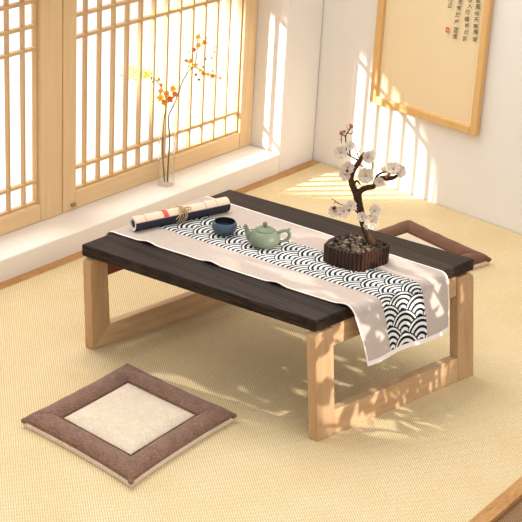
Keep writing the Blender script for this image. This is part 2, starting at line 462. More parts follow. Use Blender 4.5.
loop(lb, lb + ld * .63, lt, lt + (cF - cL).normalized() * .625, -ex * .029, True, M['redwood'])

# ------------------------------------------------------------------ table runner
rA, rB, rC, rD = top(0, .19), top(0, .84), top(1, .185), top(1, .775)
hL, hR = onz(366.5, 366, .21), onz(449.5, 331.5, .21)
TR = .0016
def run_edge(side, d):
    """side 0 front / 1 back edge of the cloth; d = 0..1 along the cloth: tail, table top, front drop"""
    a, c, h = (rA, rC, hL) if side == 0 else (rB, rD, hR)
    u = (c - a); Ltop = u.length; u = u.normalized()
    tail, drop = .11, .175
    s = d * (tail + Ltop + drop) - tail
    R = .026
    z1 = ZT + TR + .0008
    if s < 0:
        q = min(-s, .02 * PI / 2) / .02
        p = a - u * (.02 * math.sin(q)); z = z1 - .02 * (1 - math.cos(q))
        if -s > .02 * PI / 2: z -= (-s - .02 * PI / 2)
        return V((p.x, p.y, z))
    if s <= Ltop - R * .3:
        p = a + u * s; return V((p.x, p.y, z1))
    k = (s - (Ltop - R * .3)) / (drop + R * .3)
    P0 = a + u * (Ltop - R * .3); P0.z = z1
    P1 = c + u * (R * 1.0); P1.z = z1
    P2 = c + u * (R * 1.35); P2.z = ZT - .03
    P3 = h
    # first a round shoulder, then a nearly straight fall
    if k < .32:
        q = k / .32; M_ = c + u * (R * .95); M_.z = ZT - .022
        P1a = c + u * (R * .75); P1a.z = z1 + .0004
        return P0 * (1 - q) ** 2 + P1a * 2 * q * (1 - q) + M_ * q * q
    q = (k - .32) / .68; M_ = c + u * (R * .95); M_.z = ZT - .022
    Pm = M_ + (P3 - M_) * .45 + u * .006
    return M_ * (1 - q) ** 2 + Pm * 2 * q * (1 - q) + P3 * q * q
def runner(w, d, lift=0.0):
    p = runner0(w, d)
    if lift:
        e = .0015; w_ = min(max(w, .002), .998)
        n_ = (runner0(w_, min(d + e, 1)) - runner0(w_, max(d - e, 0))).cross(runner0(w_ + .002, d) - runner0(w_ - .002, d)).normalized()
        if n_.z < -.05 or (abs(n_.z) <= .05 and n_.dot(ex) * (1 if d > .5 else -1) < 0): n_ = -n_
        p = p + n_ * lift
    return p
def runner0(w, d):
    p = run_edge(0, d).lerp(run_edge(1, d), w)
    q = p
    s = d
    if s > .86:                                             # soft waves in the hanging end
        k = min(1, (s - .86) / .1)
        q = q + ex * (math.sin(w * 9.5 + .6) * .006 * k)
    elif .1 < s <= .86:
        rip = max(0, noise.noise(V((w * 3, d * 16, .3)))) * .0016
        if w < .12: q = q + V((0, 0, max(0, math.sin(d * 31 + 1)) ** 4 * .006 * (1 - w / .12)))
        q = q + V((0, 0, rip))
    return q
rn = thing('table_runner', tuple(V((top(.5, .45).x, top(.5, .45).y, ZT))), 'blush linen runner with a black and white wave band, hanging off the table end', 'table runner')
sub(MB().grid(lambda i, j: runner(j, i), 220, 36), 'linen_cloth', M['linen'], rn, solid=.0016, solid_off=0)
W0, W1 = .285, .70
def width_at(d): return (run_edge(0, d) - run_edge(1, d)).length
TOT = .11 + (rC - rA).length + .175
R_UV = .066
sub(MB().grid(lambda i, j: runner(W0 + (W1 - W0) * j, i, .0013), 260, 16, lambda i, j: ((j - .47) * .41 * (W1 - W0) / R_UV + 1.0, -(i * TOT) / R_UV + .1)),
    'wave_band', M['waves'], rn)
for w0, w1 in ((0, .014), (.986, 1), ):
    sub(MB().grid(lambda i, j: runner(w0 + (w1 - w0) * j, i, .0012), 220, 2), 'hem', M['hem'], rn)
sub(MB().grid(lambda i, j: runner(j, .990 + .010 * i, .0014), 3, 36), 'hem', M['hem'], rn)

# ------------------------------------------------------------------ floor cushions
def cushion(corners, label, mats, ins=.175, z0=.0):
    A, B, C, D = corners         # near-left, near-right ... in order round the square
    c = (A + B + C + D) / 4; c.z = 0
    root = thing('floor_cushion', tuple(c), label, 'cushion', None)
    def P(u, v, z):
        bow = .010
        uu = .5 + (u - .5) * (1 - bow * 4 * v * (1 - v) * 0); vv = v
        # sides pull in a little between the corners
        iu = (.5 - u) * .035 * 4 * v * (1 - v) * abs(2 * u - 1); iv = (.5 - v) * .035 * 4 * u * (1 - u) * abs(2 * v - 1)
        uu = u + iu; vv = v + iv
        p = A.lerp(B, uu).lerp(D.lerp(C, uu), vv); return V((p.x, p.y, z))
    def edge(u, v): return min(u, v, 1 - u, 1 - v)
    def ztop(u, v):
        e = edge(u, v)
        if e < ins:
            k = e / ins
            z = .018 + .026 * (max(0, 1 - abs(2 * k - .92) ** 2.6)) ** .6 if k < 1 else .014
            z = max(z, .018)
            if k > .46: z = max(z, .029)
            # mitred seam at the corners, soft lumps along the roll
            a, b = sorted((min(u, 1 - u), min(v, 1 - v)))
            z -= .005 * math.exp(-((b - a) / .018) ** 2) * min(1, k * 3)
            z += .0022 * noise.noise(V((u * 9 + c.x * 7, v * 9, 1.7)))
            return max(z, .017)
        k = min(1, (e - ins) / .10)
        return .026 + .012 * math.sin(k * PI / 2)
    N = 72
    def tt(i):                   # concentrate rows near the seam
        return i
    bd = MB(); bd.grid(lambda i, j: P(i, j, ztop(i, j) if edge(i, j) < ins + .0001 else .020), N, N)
    # keep only the border ring
    keep = []
    for f in bd.f:
        cc = [(idx // (N + 1)) / N for idx in f], [(idx % (N + 1)) / N for idx in f]
        u, v = sum(cc[0]) / 4, sum(cc[1]) / 4
        if edge(u, v) < ins + .012: keep.append(f)
    bd.f = keep
    # skirt down to the seam with the base
    per = [(i / N, 0) for i in range(N)] + [(1, i / N) for i in range(N)] + [(1 - i / N, 1) for i in range(N)] + [(0, 1 - i / N) for i in range(N)]
    n = len(per)
    vs = [P(u, v, ztop(u, v)) for u, v in per] + [P(u, v, .015) for u, v in per]
    bd.add(vs, [(i, (i + 1) % n, n + (i + 1) % n, n + i) for i in range(n)])
    sub(bd, 'border', mats[0], root)
    pn = MB().grid(lambda i, j: P(ins - .004 + (1 - 2 * ins + .008) * i, ins - .004 + (1 - 2 * ins + .008) * j,
                                  ztop(min(max(ins - .004 + (1 - 2 * ins + .008) * i, ins), 1 - ins), min(max(ins - .004 + (1 - 2 * ins + .008) * j, ins), 1 - ins)) - (.004 if i in (0, 1) or j in (0, 1) else 0)), 40, 40)
    sub(pn, 'centre_panel', mats[1], root)
    sm = MB()
    q = [P(ins - .006, ins - .006, 0.0305), P(1 - ins + .006, ins - .006, 0.0305), P(1 - ins + .006, 1 - ins + .006, 0.0305), P(ins - .006, 1 - ins + .006, 0.0305)]
    sm.tube(q + [q[0]], .0026, 6)
    sub(sm, 'seam_piping', mats[0], root)
    bs = MB()
    ring0 = [P(u, v, .001) for u, v in per]; ring1 = [P(.5 + (u - .5) * 1.012, .5 + (v - .5) * 1.012, .009) for u, v in per]; ring2 = [P(u, v, .0165) for u, v in per]
    bs.add(ring0 + ring1 + ring2, [(i, (i + 1) % n, n + (i + 1) % n, n + i) for i in range(n)] + [(n + i, n + (i + 1) % n, 2 * n + (i + 1) % n, 2 * n + i) for i in range(n)] + [tuple(range(n))[::-1], tuple(range(2 * n, 3 * n))])
    sub(bs, 'base', mats[2], root)
    for u, v in ((0, 0), (1, 0), (1, 1), (0, 1)):
        p = P(u, v, .020); d = (p - V((c.x, c.y, p.z))).normalized()
        sub(MB().tube([p - d * .012, p + d * .002, p + d * .008], [.009, .008, .0035], 8), 'corner_tuft', mats[0], root)
    return root
zc = .022
cs = [onz(*q, zc) for q in ((24, 420), (131, 481), (234, 415), (127, 365.5))]
cushion(cs, 'square brown floor cushion with oatmeal centre, lying in front of the table', (M['brown_cloth'], M['cream_cloth'], M['cream_cloth']))
f1, r1, l1 = onz(409, 222, zc), onz(489, 259, zc), onz(376, 232.5, zc)
dirx = (r1 - f1); diry = (l1 - f1).normalized() * .44
cushion([f1 + diry, r1 + diry, r1, f1], 'square brown floor cushion mostly hidden behind the table, near the back wall', (M['brown_cloth2'], M['cream_cloth'], M['cream_cloth']))

# ------------------------------------------------------------------ things on the runner
ZR = ZT + .0030
Rh = V((RIGHT.x, RIGHT.y, 0)).normalized()
# scroll
sr_ = .0222
a0 = onz(132.4, 224.2, ZR + sr_); a1 = onz(226.5, 204.2, ZR + sr_)
ax = (a1 - a0).normalized(); L = (a1 - a0).length
side = ax.cross(V((0, 0, 1))).normalized()        # towards the viewer
if side.dot(HN) > 0: side = -side
sc_ = thing('paper_scroll', tuple(V(((a0.x + a1.x) / 2, (a0.y + a1.y) / 2, ZR))), 'rolled blush paper scroll tied with twine, lying at the window end of the table', 'scroll')
def cyl(s, ang, r): return a0 + ax * s + (side * math.cos(ang) + V((0, 0, 1)) * math.sin(ang)) * r
bnd = math.radians(22)
sub(MB().grid(lambda i, j: cyl(L * i, bnd + (math.radians(250) - bnd) * j, sr_ - .0004 + (.0012 if i > .74 and j < .5 else 0)), 60, 28), 'rolled_sheet', M['scroll'], sc_, solid=.0012, solid_off=-1)
sub(MB().grid(lambda i, j: cyl(L * i, math.radians(-112) + (bnd + math.radians(112)) * j, sr_ - .0002), 60, 20), 'dark_backing', M['navy'], sc_, solid=.0012, solid_off=-1)
for e, sgn in ((0, 1), (L, -1)):
    ends = MB()
    n = 28
    ro = [cyl(e, 2 * PI * k / n, sr_ - .0005) for k in range(n)]; ri = [cyl(e + sgn * .001, 2 * PI * k / n, sr_ * .62) for k in range(n)]; rb = [cyl(e + sgn * .02, 2 * PI * k / n, sr_ * .6) for k in range(n)]
    ends.add(ro + ri + rb, [(i, (i + 1) % n, n + (i + 1) % n, n + i) for i in range(n)] + [(n + i, n + (i + 1) % n, 2 * n + (i + 1) % n, 2 * n + i) for i in range(n)])
    sub(ends, 'roll_edge', M['paper_end'], sc_)
    core = MB().tube([cyl(e + sgn * .006, 0, 0), cyl(e + sgn * .02, 0, 0)], [sr_ * .6, sr_ * .6], 20)
    sub(core, 'core', M['black'], sc_)
def ring_on(s, r, wire, n=32):
    m_ = MB()
    pts = [cyl(s, 2 * PI * k / n, r) for k in range(n + 1)]
    return m_.tube(pts, wire, 6, cap=False)
rb = MB().grid(lambda i, j: cyl(.098 + .016 * i, math.radians(20) + math.radians(225) * j, sr_ + .0007), 3, 24)
sub(rb, 'red_band', M['red_ribbon'], sc_)
for s in (.036, .245, .285): sub(MB().tube([cyl(s, bnd + (math.radians(240) - bnd) * k / 16, sr_ + .0008) for k in range(17)], .0006, 5), 'thread_mark', M['thread'], sc_)
tw = MB()
for k in range(4):
    tw.tube([cyl(.150 + .005 * k + .010 * math.sin(2 * PI * q / 32 + .4 * k), 2 * PI * q / 32, sr_ + .0016) for q in range(33)], .0016, 6, cap=False)
kn = cyl(.163, math.radians(55), sr_ + .004)
tw.blob(kn, .0055, 2)
for s_, t_ in ((1, .019), (1, .013), (-1, .011)):
    pts = []
    for q in range(17):
        a = 2 * PI * q / 16
        pts.append(kn + ax * s_ * (t_ * (1 - math.cos(a)) * .75) + (side * .4 - V((0, 0, .2))) * (math.sin(a) * .015) + side * .003)
    tw.tube(pts, .0014, 6, cap=False)
tw.tube([kn, kn + side * .012 - V((0, 0, .008)) - ax * .012, kn + side * .016 - V((0, 0, .021)) - ax * .032], .0013, 6)
tw.tube([kn, kn + side * .012 - V((0, 0, .010)) + ax * .004, kn + side * .015 - V((0, 0, .024)) + ax * .003], .0013, 6)
sub(tw, 'twine', M['twine'], sc_)

# teacup
cc = onz(224.2, 234, ZR)
cup = thing('teacup', tuple(cc), 'small slate-blue rounded teacup between the scroll and the teapot', 'cup')
k = 1.07
pr_ = [(.018, 0), (.0185, .003), (.027, .008), (.0335, .016), (.0352, .024), (.0335, .032), (.0300, .0375), (.0290, .0385)]
sub(MB().lathe([(r * k, z * k) for r, z in pr_], cc, 48, True, False), 'cup_body', M['slate'], cup)
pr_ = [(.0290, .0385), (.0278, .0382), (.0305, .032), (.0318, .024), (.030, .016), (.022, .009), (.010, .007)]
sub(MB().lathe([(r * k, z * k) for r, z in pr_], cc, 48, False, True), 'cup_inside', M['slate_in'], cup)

# teapot
tc = onz(264.0, 246, ZR)
tp = thing('teapot', tuple(tc), 'sage green clay teapot with round lid knob, standing on the wave band', 'teapot')
k = 1.0
body = [(.026, 0), (.028, .003), (.039, .008), (.0455, .019), (.0462, .028), (.0425, .039), (.035, .0465), (.0285, .050), (.026, .0505)]
sub(MB().lathe(body, tc, 56, True, True), 'body', M['celadon'], tp)
lid = sub(MB().lathe([(.0272, .0502), (.0276, .0520), (.0265, .0535), (.020, .0575), (.012, .0602), (.006, .061)], tc, 48), 'lid', M['celadon'], tp)
sub(MB().lathe([(.0035, .060), (.0035, .063), (.0062, .066), (.0068, .070), (.005, .0742), (.0015, .0756)], tc, 24), 'lid_knob', M['celadon'], lid)
sp = -Rh
def tpp(r, z, o=0): return tc + sp * r + V((0, 0, z)) + HN * o
sub(MB().tube([tpp(.034, .024), tpp(.043, .030), tpp(.049, .040), tpp(.0525, .051), tpp(.0565, .0605), tpp(.0585, .063)], [.0155, .0125, .0085, .0065, .0055, .0048], 16), 'spout', M['celadon'], tp)
hp = [(-.036, .041), (-.046, .048), (-.058, .0525), (-.068, .0500), (-.0725, .041), (-.0715, .030), (-.064, .021), (-.052, .0165), (-.040, .0165)]
sub(MB().tube([tpp(a, b) for a, b in hp], [.006, .0055, .0052, .0055, .0055, .0055, .0052, .0048, .005], 14), 'handle', M['celadon'], tp, subsurf=1)
sub(MB().tube([tpp(-.062, .052), tpp(-.0705, .0562), tpp(-.0735, .0590)], [.004, .003, .001], 10), 'handle_spur', M['celadon'], tp)

# bonsai: ribbed wooden pot, gravel, little plum tree
ZB = .412
rim = [onz(x, y, ZB) for x, y in ((324.5, 243.6), (329, 239), (341, 233.5), (352, 232.5), (366, 235.0), (383, 239.6), (390, 244.5), (388, 247), (371, 252.5), (364, 254.4), (356, 254.3), (349, 252.8), (328, 246.8))]
pc = sum(rim, V()) / len(rim); pc = V((pc.x, pc.y, ZR))
bs_ = thing('bonsai', tuple(pc), 'miniature white-blossomed plum tree in a ribbed dark wooden pot on the runner', 'bonsai')
def outline(n, shrink=0.0):
    # points evenly spaced round the rim polygon
    ps = [V((q.x, q.y, 0)) for q in rim]; seg = []
    for i in range(len(ps)): seg.append((ps[(i + 1) % len(ps)] - ps[i]).length)
    tot = sum(seg); out = []
    for kk in range(n):
        d = tot * kk / n; i = 0
        while d > seg[i]: d -= seg[i]; i += 1
        p = ps[i].lerp(ps[(i + 1) % len(ps)], d / seg[i])
        dd = V((pc.x, pc.y, 0)) - p
        out.append(p + dd.normalized() * shrink)
    return out
NR = 42
rib = MB()
o1 = outline(NR); 
wallp = MB(); n = 88; oi = outline(n, .0035); ii = outline(n, .011)
wallp.add([p + V((0, 0, ZR)) for p in oi] + [p + V((0, 0, ZB - .002)) for p in oi] + [p + V((0, 0, ZB - .002)) for p in ii] + [p + V((0, 0, ZB - .014)) for p in ii],
          [(i, (i + 1) % n, n + (i + 1) % n, n + i) for i in range(n)] + [(n + i, n + (i + 1) % n, 2 * n + (i + 1) % n, 2 * n + i) for i in range(n)] + [(2 * n + i, 2 * n + (i + 1) % n, 3 * n + (i + 1) % n, 3 * n + i) for i in range(n)] + [tuple(range(n))[::-1]])
for p in o1:
    d = (V((pc.x, pc.y, 0)) - p).normalized()
    q = p + d * .0042
    rib.tube([q + V((0, 0, ZR + .0004)), q + V((0, 0, ZR + .002)), q + V((0, 0, ZB - .003)), q + V((0, 0, ZB))], [.0048, .0054, .0054, .0046], 6)
for q_, vv in ((wallp, 0), (rib, 0)): pass
o_ = len(wallp.v); wallp.add(rib.v, rib.f)
sub(wallp, 'pot', M['pot'], bs_)
so = MB(); ii = outline(n, .010); so.add([p + V((0, 0, ZB - .009)) for p in ii] + [V((pc.x, pc.y, ZB - .004))], [(i, (i + 1) % n, n) for i in range(n)])
sub(so, 'soil', M['soil'], bs_)
pts_in = outline(60, 0)
def inside(t, a):
    p = pts_in[int(a * 60) % 60]; return V((pc.x, pc.y, 0)).lerp(p, t)
for mname, cnt, nm in (('gravel_a', 150, 'gravel'), ('gravel_b', 90, 'dark_gravel'), ('gravel_c', 60, 'tan_gravel')):
    g = MB()
    for _ in range(cnt):
        p = inside(math.sqrt(random.random()) * .88, random.random())
        g.blob(p + V((0, 0, ZB - .005 + random.uniform(0, .004))), random.uniform(.0036, .0072), 1, (random.uniform(.8, 1.3), random.uniform(.8, 1.3), random.uniform(.5, .8)), .15)
    o = sub(g, nm, M[mname], bs_, smooth=False); o['kind'] = 'stuff'
tbase = onz(374, 246.5, ZB - .006)
MPX = (tbase - EYE).dot(FWD) / F_PX          # metres per pixel at the tree
def T(x, y, off=0.0): return upright(x, y, tbase, off)
def spline(pts, n=5):
    out = []
    for i in range(len(pts) - 1):
        p0 = pts[max(i - 1, 0)]; p1 = pts[i]; p2 = pts[i + 1]; p3 = pts[min(i + 2, len(pts) - 1)]
        for k_ in range(n):
            t = k_ / n
            out.append(.5 * ((2 * p1) + (p2 - p0) * t + (2 * p0 - 5 * p1 + 4 * p2 - p3) * t * t + (3 * p1 - p0 - 3 * p2 + p3) * t ** 3))
    out.append(pts[-1]); return out
def limb(px, nm='branch', mat='bark', knob=.10, n=10, parent=None):
    """px: (x, y, width px, depth offset)"""
    P_ = spline([T(x, y, d) for x, y, w_, d in px]); W_ = []
    for i in range(len(px) - 1):
        for k_ in range(5): W_.append(px[i][2] + (px[i + 1][2] - px[i][2]) * k_ / 5)
    W_.append(px[-1][2])
    R_ = [max(.0006, w_ * MPX / 2 * (1 + knob * noise.noise(V((i * .7, len(px), 3.3))))) for i, w_ in enumerate(W_)]
    return sub(MB().tube(P_, R_, n), nm, M[mat], parent or bs_)
limb([(378, 249, 13, 0), (374.5, 246, 10, 0), (370, 240, 8, 0), (366, 231, 7.5, .002), (362.5, 221, 7, .004), (360.8, 211, 7, .004), (358.6, 203, 7.6, .002), (357.2, 195, 8.5, 0), (356.5, 191, 7, 0)], 'trunk', 'bark', .12, 14)
limb([(357.5, 197, 7, 0), (354.6, 190, 6.5, 0), (351.6, 183, 6, .004), (351.4, 176, 5.6, .008), (354.2, 169, 5.4, .008), (358.4, 163, 5, .006), (362, 156.5, 3.8, .004), (364.5, 152, 2, .004)], 'branch')
limb([(357.5, 195, 7, 0), (361.5, 190, 6, -.002), (368, 187.4, 5.4, -.006), (373.8, 186.2, 5.2, -.010), (376.2, 181.5, 4.6, -.012), (381.5, 178, 4.8, -.012), (388, 178.6, 4.8, -.010), (394.5, 177.2, 4.0, -.008), (398, 174.5, 2, -.006)], 'branch')
limb([(374.5, 183, 3.5, -.01), (377.5, 175.5, 2.6, -.012), (383, 172.4, 1.8, -.012), (388, 171.6, 1.2, -.012)], 'branch')
limb([(353.5, 187, 3, -.006), (355.3, 182, 2.4, -.010), (357.8, 181.4, 2.2, -.012), (360.4, 184.6, 1.2, -.014)], 'twig')
limb([(359.5, 161, 2.2, .004), (354, 158, 1.6, .002), (347.6, 153.6, 1.3, 0), (346, 145, 1.1, -.002), (345.8, 135.5, 1.2, -.002), (348.6, 130.8, 1.2, 0), (351.2, 126.5, 1.6, .002)], 'twig')
limb([(350.2, 155.5, 1.2, .001), (349.6, 151, 1.2, 0), (349.8, 147, 1.4, -.002)], 'twig')
limb([(358.6, 158, 1.2, .004), (355.6, 148.5, 1, .006), (355.2, 146.4, .9, .006), (356.6, 143.6, .7, .006)], 'twig')
limb([(357.6, 153, .8, .005), (360, 150.6, .7, .006)], 'twig'); limb([(356, 150.5, .8, .005), (353.6, 149.6, .7, .006)], 'twig')
limb([(345.9, 137, 1, -.002), (342.5, 134.5, 1.2, -.002), (341.4, 138.6, .8, -.003), (341.6, 143.2, .6, -.003)], 'twig')
limb([(347.4, 133.2, .9, 0), (351.4, 133.8, .8, .002), (352.6, 131.4, .6, .002)], 'twig')
limb([(347.4, 130, .7, 0), (346.8, 124.6, .5, 0)], 'twig')
limb([(341.4, 140, .7, -.003), (339.4, 139.4, .6, -.003)], 'twig')
limb([(358, 164, 1.3, .006), (362, 166, 1.1, .002), (366.5, 169, .9, -.002)], 'twig')
limb([(362.6, 156.6, 1.4, .004), (370.5, 160, 1.2, .002), (373, 165, 1.1, 0), (371.4, 171, .9, -.004)], 'twig')
limb([(388, 176, 1.1, -.01), (388.2, 170, .9, -.012), (388.6, 163, .5, -.012)], 'twig')
limb([(358.2, 213, 1.8, -.004), (352, 208, 1.4, -.010), (345, 206.4, 1.2, -.014), (338, 203, 1.0, -.014), (331.4, 198.4, .7, -.012)], 'twig')
limb([(336, 201.8, .8, -.013), (333.6, 203.6, .6, -.013)], 'twig'); limb([(346, 206.8, 1, -.014), (338, 208, .9, -.016), (334, 209.4, .8, -.018)], 'twig')
limb([(361.5, 216, 1.8, -.002), (366, 218.6, 1.4, -.008), (372, 219.6, 1.2, -.012), (377, 217, 1.0, -.010), (380.6, 209, .6, -.010)], 'twig')
limb([(378, 214.6, .8, -.01), (376, 210, .6, -.01)], 'twig')
limb([(372, 245.5, 3.5, -.006), (368.4, 248, 1.2, -.012)], 'root', 'bark_pale'); limb([(376, 246, 4, -.004), (378.4, 249.6, 1.6, -.012)], 'root', 'bark_pale')
toC = -HN
def blossom(x, y, r, off=-.012, tilt=(0, 0), kind='petal', full=1):
    """a cupped five-petal blossom with a second inner whorl, facing along its axis"""
    c = T(x, y, off); R_ = r * MPX * 1.18
    axis = (toC * 1.0 + Rh * tilt[0] + V((0, 0, .35 + tilt[1]))).normalized()
    u = axis.orthogonal().normalized(); w_ = axis.cross(u)
    pm = MB()
    spin = random.random() * 6
    for whorl, (rad, cup, cnt) in enumerate(((1.0, .55, 5), (.78, .75, 5), (.5, .95, 4))[:2 + full]):
        for q in range(cnt):
            a = spin + 2 * PI * (q + whorl * .5) / cnt
            d = u * math.cos(a) + w_ * math.sin(a); t_ = axis.cross(d)
            def pt(i, j, d=d, t_=t_, rad=rad, cup=cup):
                s_ = i * 1.0; wd = math.sin(min(1, s_ * 1.0 + .12) ** .8 * PI * .80) * .80
                return c + (d * (s_ * rad) + t_ * ((j - .5) * 2 * wd * rad * .8) + axis * (cup * rad * (s_ ** 2) * .8 + .10 * (abs(j - .5) * 2) ** 2 * rad + .07 * math.sin(j * 9 + q) * rad * s_)) * R_
            pm.grid(pt, 6, 6)
    b = sub(pm, 'blossom', M[kind], bs_, solid=.0004, fixn=False)
    sub(MB().blob(c + axis * R_ * .16, R_ * .20, 1), 'stamen', M['stamen'], b)
    sub(MB().blob(c - axis * R_ * .10, R_ * .26, 1), 'calyx', M['calyx'], b)
for a in ((340.4, 152.3, 5.6, -.014), (349.8, 146, 4.2, -.006, (.2, .6)), (367.2, 157.8, 5.4, -.008, (.5, .3)), (347.8, 167.6, 5.2, -.01), (345.6, 174.2, 5.0, -.013, (-.4, -.3)),
          (365.6, 175.6, 6.6, -.016), (379.6, 181.8, 4.4, -.022, (-.3, -.2)), (393.4, 169, 5.8, -.014, (-.2, .5)), (399.4, 171.4, 5.4, -.006, (.7, .2)), (371.6, 154.8, 3.6, -.002, (.5, .7)),
          (334.6, 211.4, 5.0, -.022, (-.3, 0)), (343.4, 211, 5.8, -.022), (350.8, 206.2, 4.8, -.014, (.2, .4)), (362.0, 217.0, 4.2, -.012, (-.3, .2)), (371.6, 221.4, 6.2, -.018), (374.4, 211.0, 5.2, -.014, (.3, .4)), (367.8, 225, 3.6, -.018, (-.3, -.4))):
    blossom(*a)
def bud(x, y, r, off=-.004, mat='petal_pink'):
    c = T(x, y, off); R_ = r * MPX
    b = sub(MB().blob(c, R_, 2, (1, 1, 1.15), .06), 'bud', M[mat], bs_)
    sub(MB().blob(c - V((0, 0, R_ * .55)), R_ * .7, 1), 'calyx', M['calyx'], b)
for a in ((341.2, 132.8, 2.0), (344.4, 131.4, 1.5), (351.2, 126.4, 1.9), (350.2, 124.8, 1.1), (383, 168.6, 2.6, -.014, 'petal'), (389, 174.4, 1.9, -.016), (386.6, 176.8, 1.5, -.016), (347.2, 170.8, 1.4, -.024, 'calyx'), (334, 208.2, 1.8, -.03, 'calyx'), (349, 210, 1.5, -.026, 'calyx')):
    bud(*a)

# ------------------------------------------------------------------ glass vase with two flowering stems, on the ledge
vb = onz(165.5, 184.5, ZL); vb.z = ZL + .0006
VP = (vb - EYE).dot(FWD) / F_PX
vs_ = thing('glass_vase', tuple(vb), 'tall clear glass cylinder vase on the window ledge', 'vase')
vr = 8.8 * VP; vh = .205
sub(MB().lathe([(vr * .96, .001), (vr, .004), (vr, .1), (vr * .98, vh), (vr * .94, vh), (vr * .95, .1), (vr * .95, .014), (vr * .3, .012), (.0005, .012)], vb, 40, True, False), 'vase_wall', M['vase'], vs_)
def Q(x, y, off=0.0): return upright(x, y, vb, off)
def stem(root, px, w0, w1, mat):
    P_ = spline([Q(x, y, d) for x, y, d in px]); n = len(P_)
    return sub(MB().tube(P_, [(w0 + (w1 - w0) * i / (n - 1)) * VP / 2 for i in range(n)], 7), 'stem', M[mat], root)
def orchid(root, x, y, r, mat, off=0.0, n=5):
    c = Q(x, y, off); R_ = r * VP
    axis = (toC + V((random.uniform(-.5, .5), random.uniform(-.5, .5), random.uniform(-.2, .6)))).normalized()
    u = axis.orthogonal().normalized(); w_ = axis.cross(u); sp_ = random.random() * 6; pm = MB()
    for q in range(n):
        a = sp_ + 2 * PI * q / n; d = u * math.cos(a) + w_ * math.sin(a); t_ = axis.cross(d); k_ = random.uniform(.75, 1.1)
        pm.grid(lambda i, j: c + (d * (i * k_) + t_ * ((j - .5) * math.sin(min(1, i + .1) * PI * .9) * .9) + axis * (.35 * i * i)) * R_, 5, 4)
    b = sub(pm, 'flower', M[mat], root, solid=.0003, fixn=False)
    sub(MB().blob(c + axis * R_ * .12, R_ * .18, 1), 'flower_centre', M['redor'], b)
oa = thing('flower_stem', tuple(vb + V((0, 0, .0125)) - HN * .004), 'shorter stem in the glass vase, with clustered orange and yellow blossoms', 'flower', 'flower stems in the vase')
stem(oa, [(164.6, 181.5, -.006), (163, 160, -.004), (162.8, 140, -.004), (164, 120, -.004), (166, 107, -.006), (165.5, 97, -.008), (160.6, 86, -.010), (153, 78, -.012), (146.5, 75.5, -.012)], 1.5, .7, 'stem')
for x, y, r, mt_ in ((167.5, 93.5, 4.2, 'orange'), (172.4, 88.6, 3.8, 'yellow'), (160.6, 98, 4.0, 'yellow'), (164, 101.8, 4.2, 'orange'), (169.4, 99, 4.2, 'redor'), (175, 94, 3.4, 'redor'), (161, 91, 3.2, 'orange'), (147.8, 75, 3.6, 'yellow'), (145.4, 77, 2.4, 'yellow'), (158.8, 79.6, 2.4, 'yellow'), (160.8, 85.4, 2.4, 'orange'), (151.6, 73.6, 1.8, 'yellow')):
    orchid(oa, x, y, r, mt_, -.012)
bt = MB()
for x, y in ((166, 106.6), (150.8, 78.6), (152.4, 81.6), (173.6, 63), (175.8, 82.6)): pass
for x, y, r in ((166, 106.4, 1.1), (151.4, 78.6, 1.0), (152.6, 81.8, .8)):
    sub(MB().blob(Q(x, y, -.010), r * VP, 1, (1, 1, 1.3)), 'bud', M['stem'], oa)
ob_ = thing('flower_stem', tuple(vb + V((0, 0, .0125)) + HN * .004), 'taller stem in the glass vase, arching up right with small yellow flowers', 'flower', 'flower stems in the vase')
stem(ob_, [(167.4, 181.5, .004), (168.4, 160, .004), (169.6, 140, .006), (168.6, 125, .006), (169, 115, .004), (175.4, 101.5, .002), (182, 83, 0), (188.5, 71.5, 0), (194.6, 65.5, 0), (197, 51, 0), (198, 37, 0)], 1.7, .7, 'stem')
stem(ob_, [(194, 66, 0), (202.6, 71.6, -.002), (211, 75.4, -.004), (220.6, 78, -.004)], 1.0, .6, 'stem_y')
stem(ob_, [(191, 68.6, 0), (189, 62.6, -.002), (186, 60, -.004)], .9, .6, 'stem_y')
stem(ob_, [(197.4, 48, 0), (201.4, 44.6, -.002), (205, 42, -.004)], .9, .6, 'stem_y')
for x, y, r, mt_ in ((198, 37, 3.0, 'yellow'), (204.8, 42.4, 3.0, 'orange'), (198.4, 45.4, 2.8, 'yellow'), (194.2, 50, 2.8, 'redor'), (186.2, 60.4, 2.4, 'orange'), (191, 61, 2.8, 'orange'), (195.2, 65, 3.0, 'yellow'), (200.6, 70.4, 2.2, 'yellow'), (203.6, 73.4, 3.0, 'orange'), (208, 74.2, 2.2, 'yellow'), (212.8, 75.6, 3.2, 'orange'), (220.6, 78, 1.7, 'orange'), (195.8, 74.6, 1.7, 'redor'), (199.6, 79.6, 1.2, 'stem')):
    orchid(ob_, x, y, r, mt_, -.006)
for x, y, r in ((189, 51.6, .8), (205.4, 59, 1.0), (211.8, 58, .8), (214.6, 52, .9), (203, 67, 1.0), (188.6, 66.2, .8), (215.2, 47.4, .7), (212.8, 71, .9), (206.8, 38.6, .7), (198.4, 79.6, .9)):
    sub(MB().blob(Q(x, y, -.004), r * VP, 1, (1, 1, 1.4)), 'bud', M['stem'], ob_)

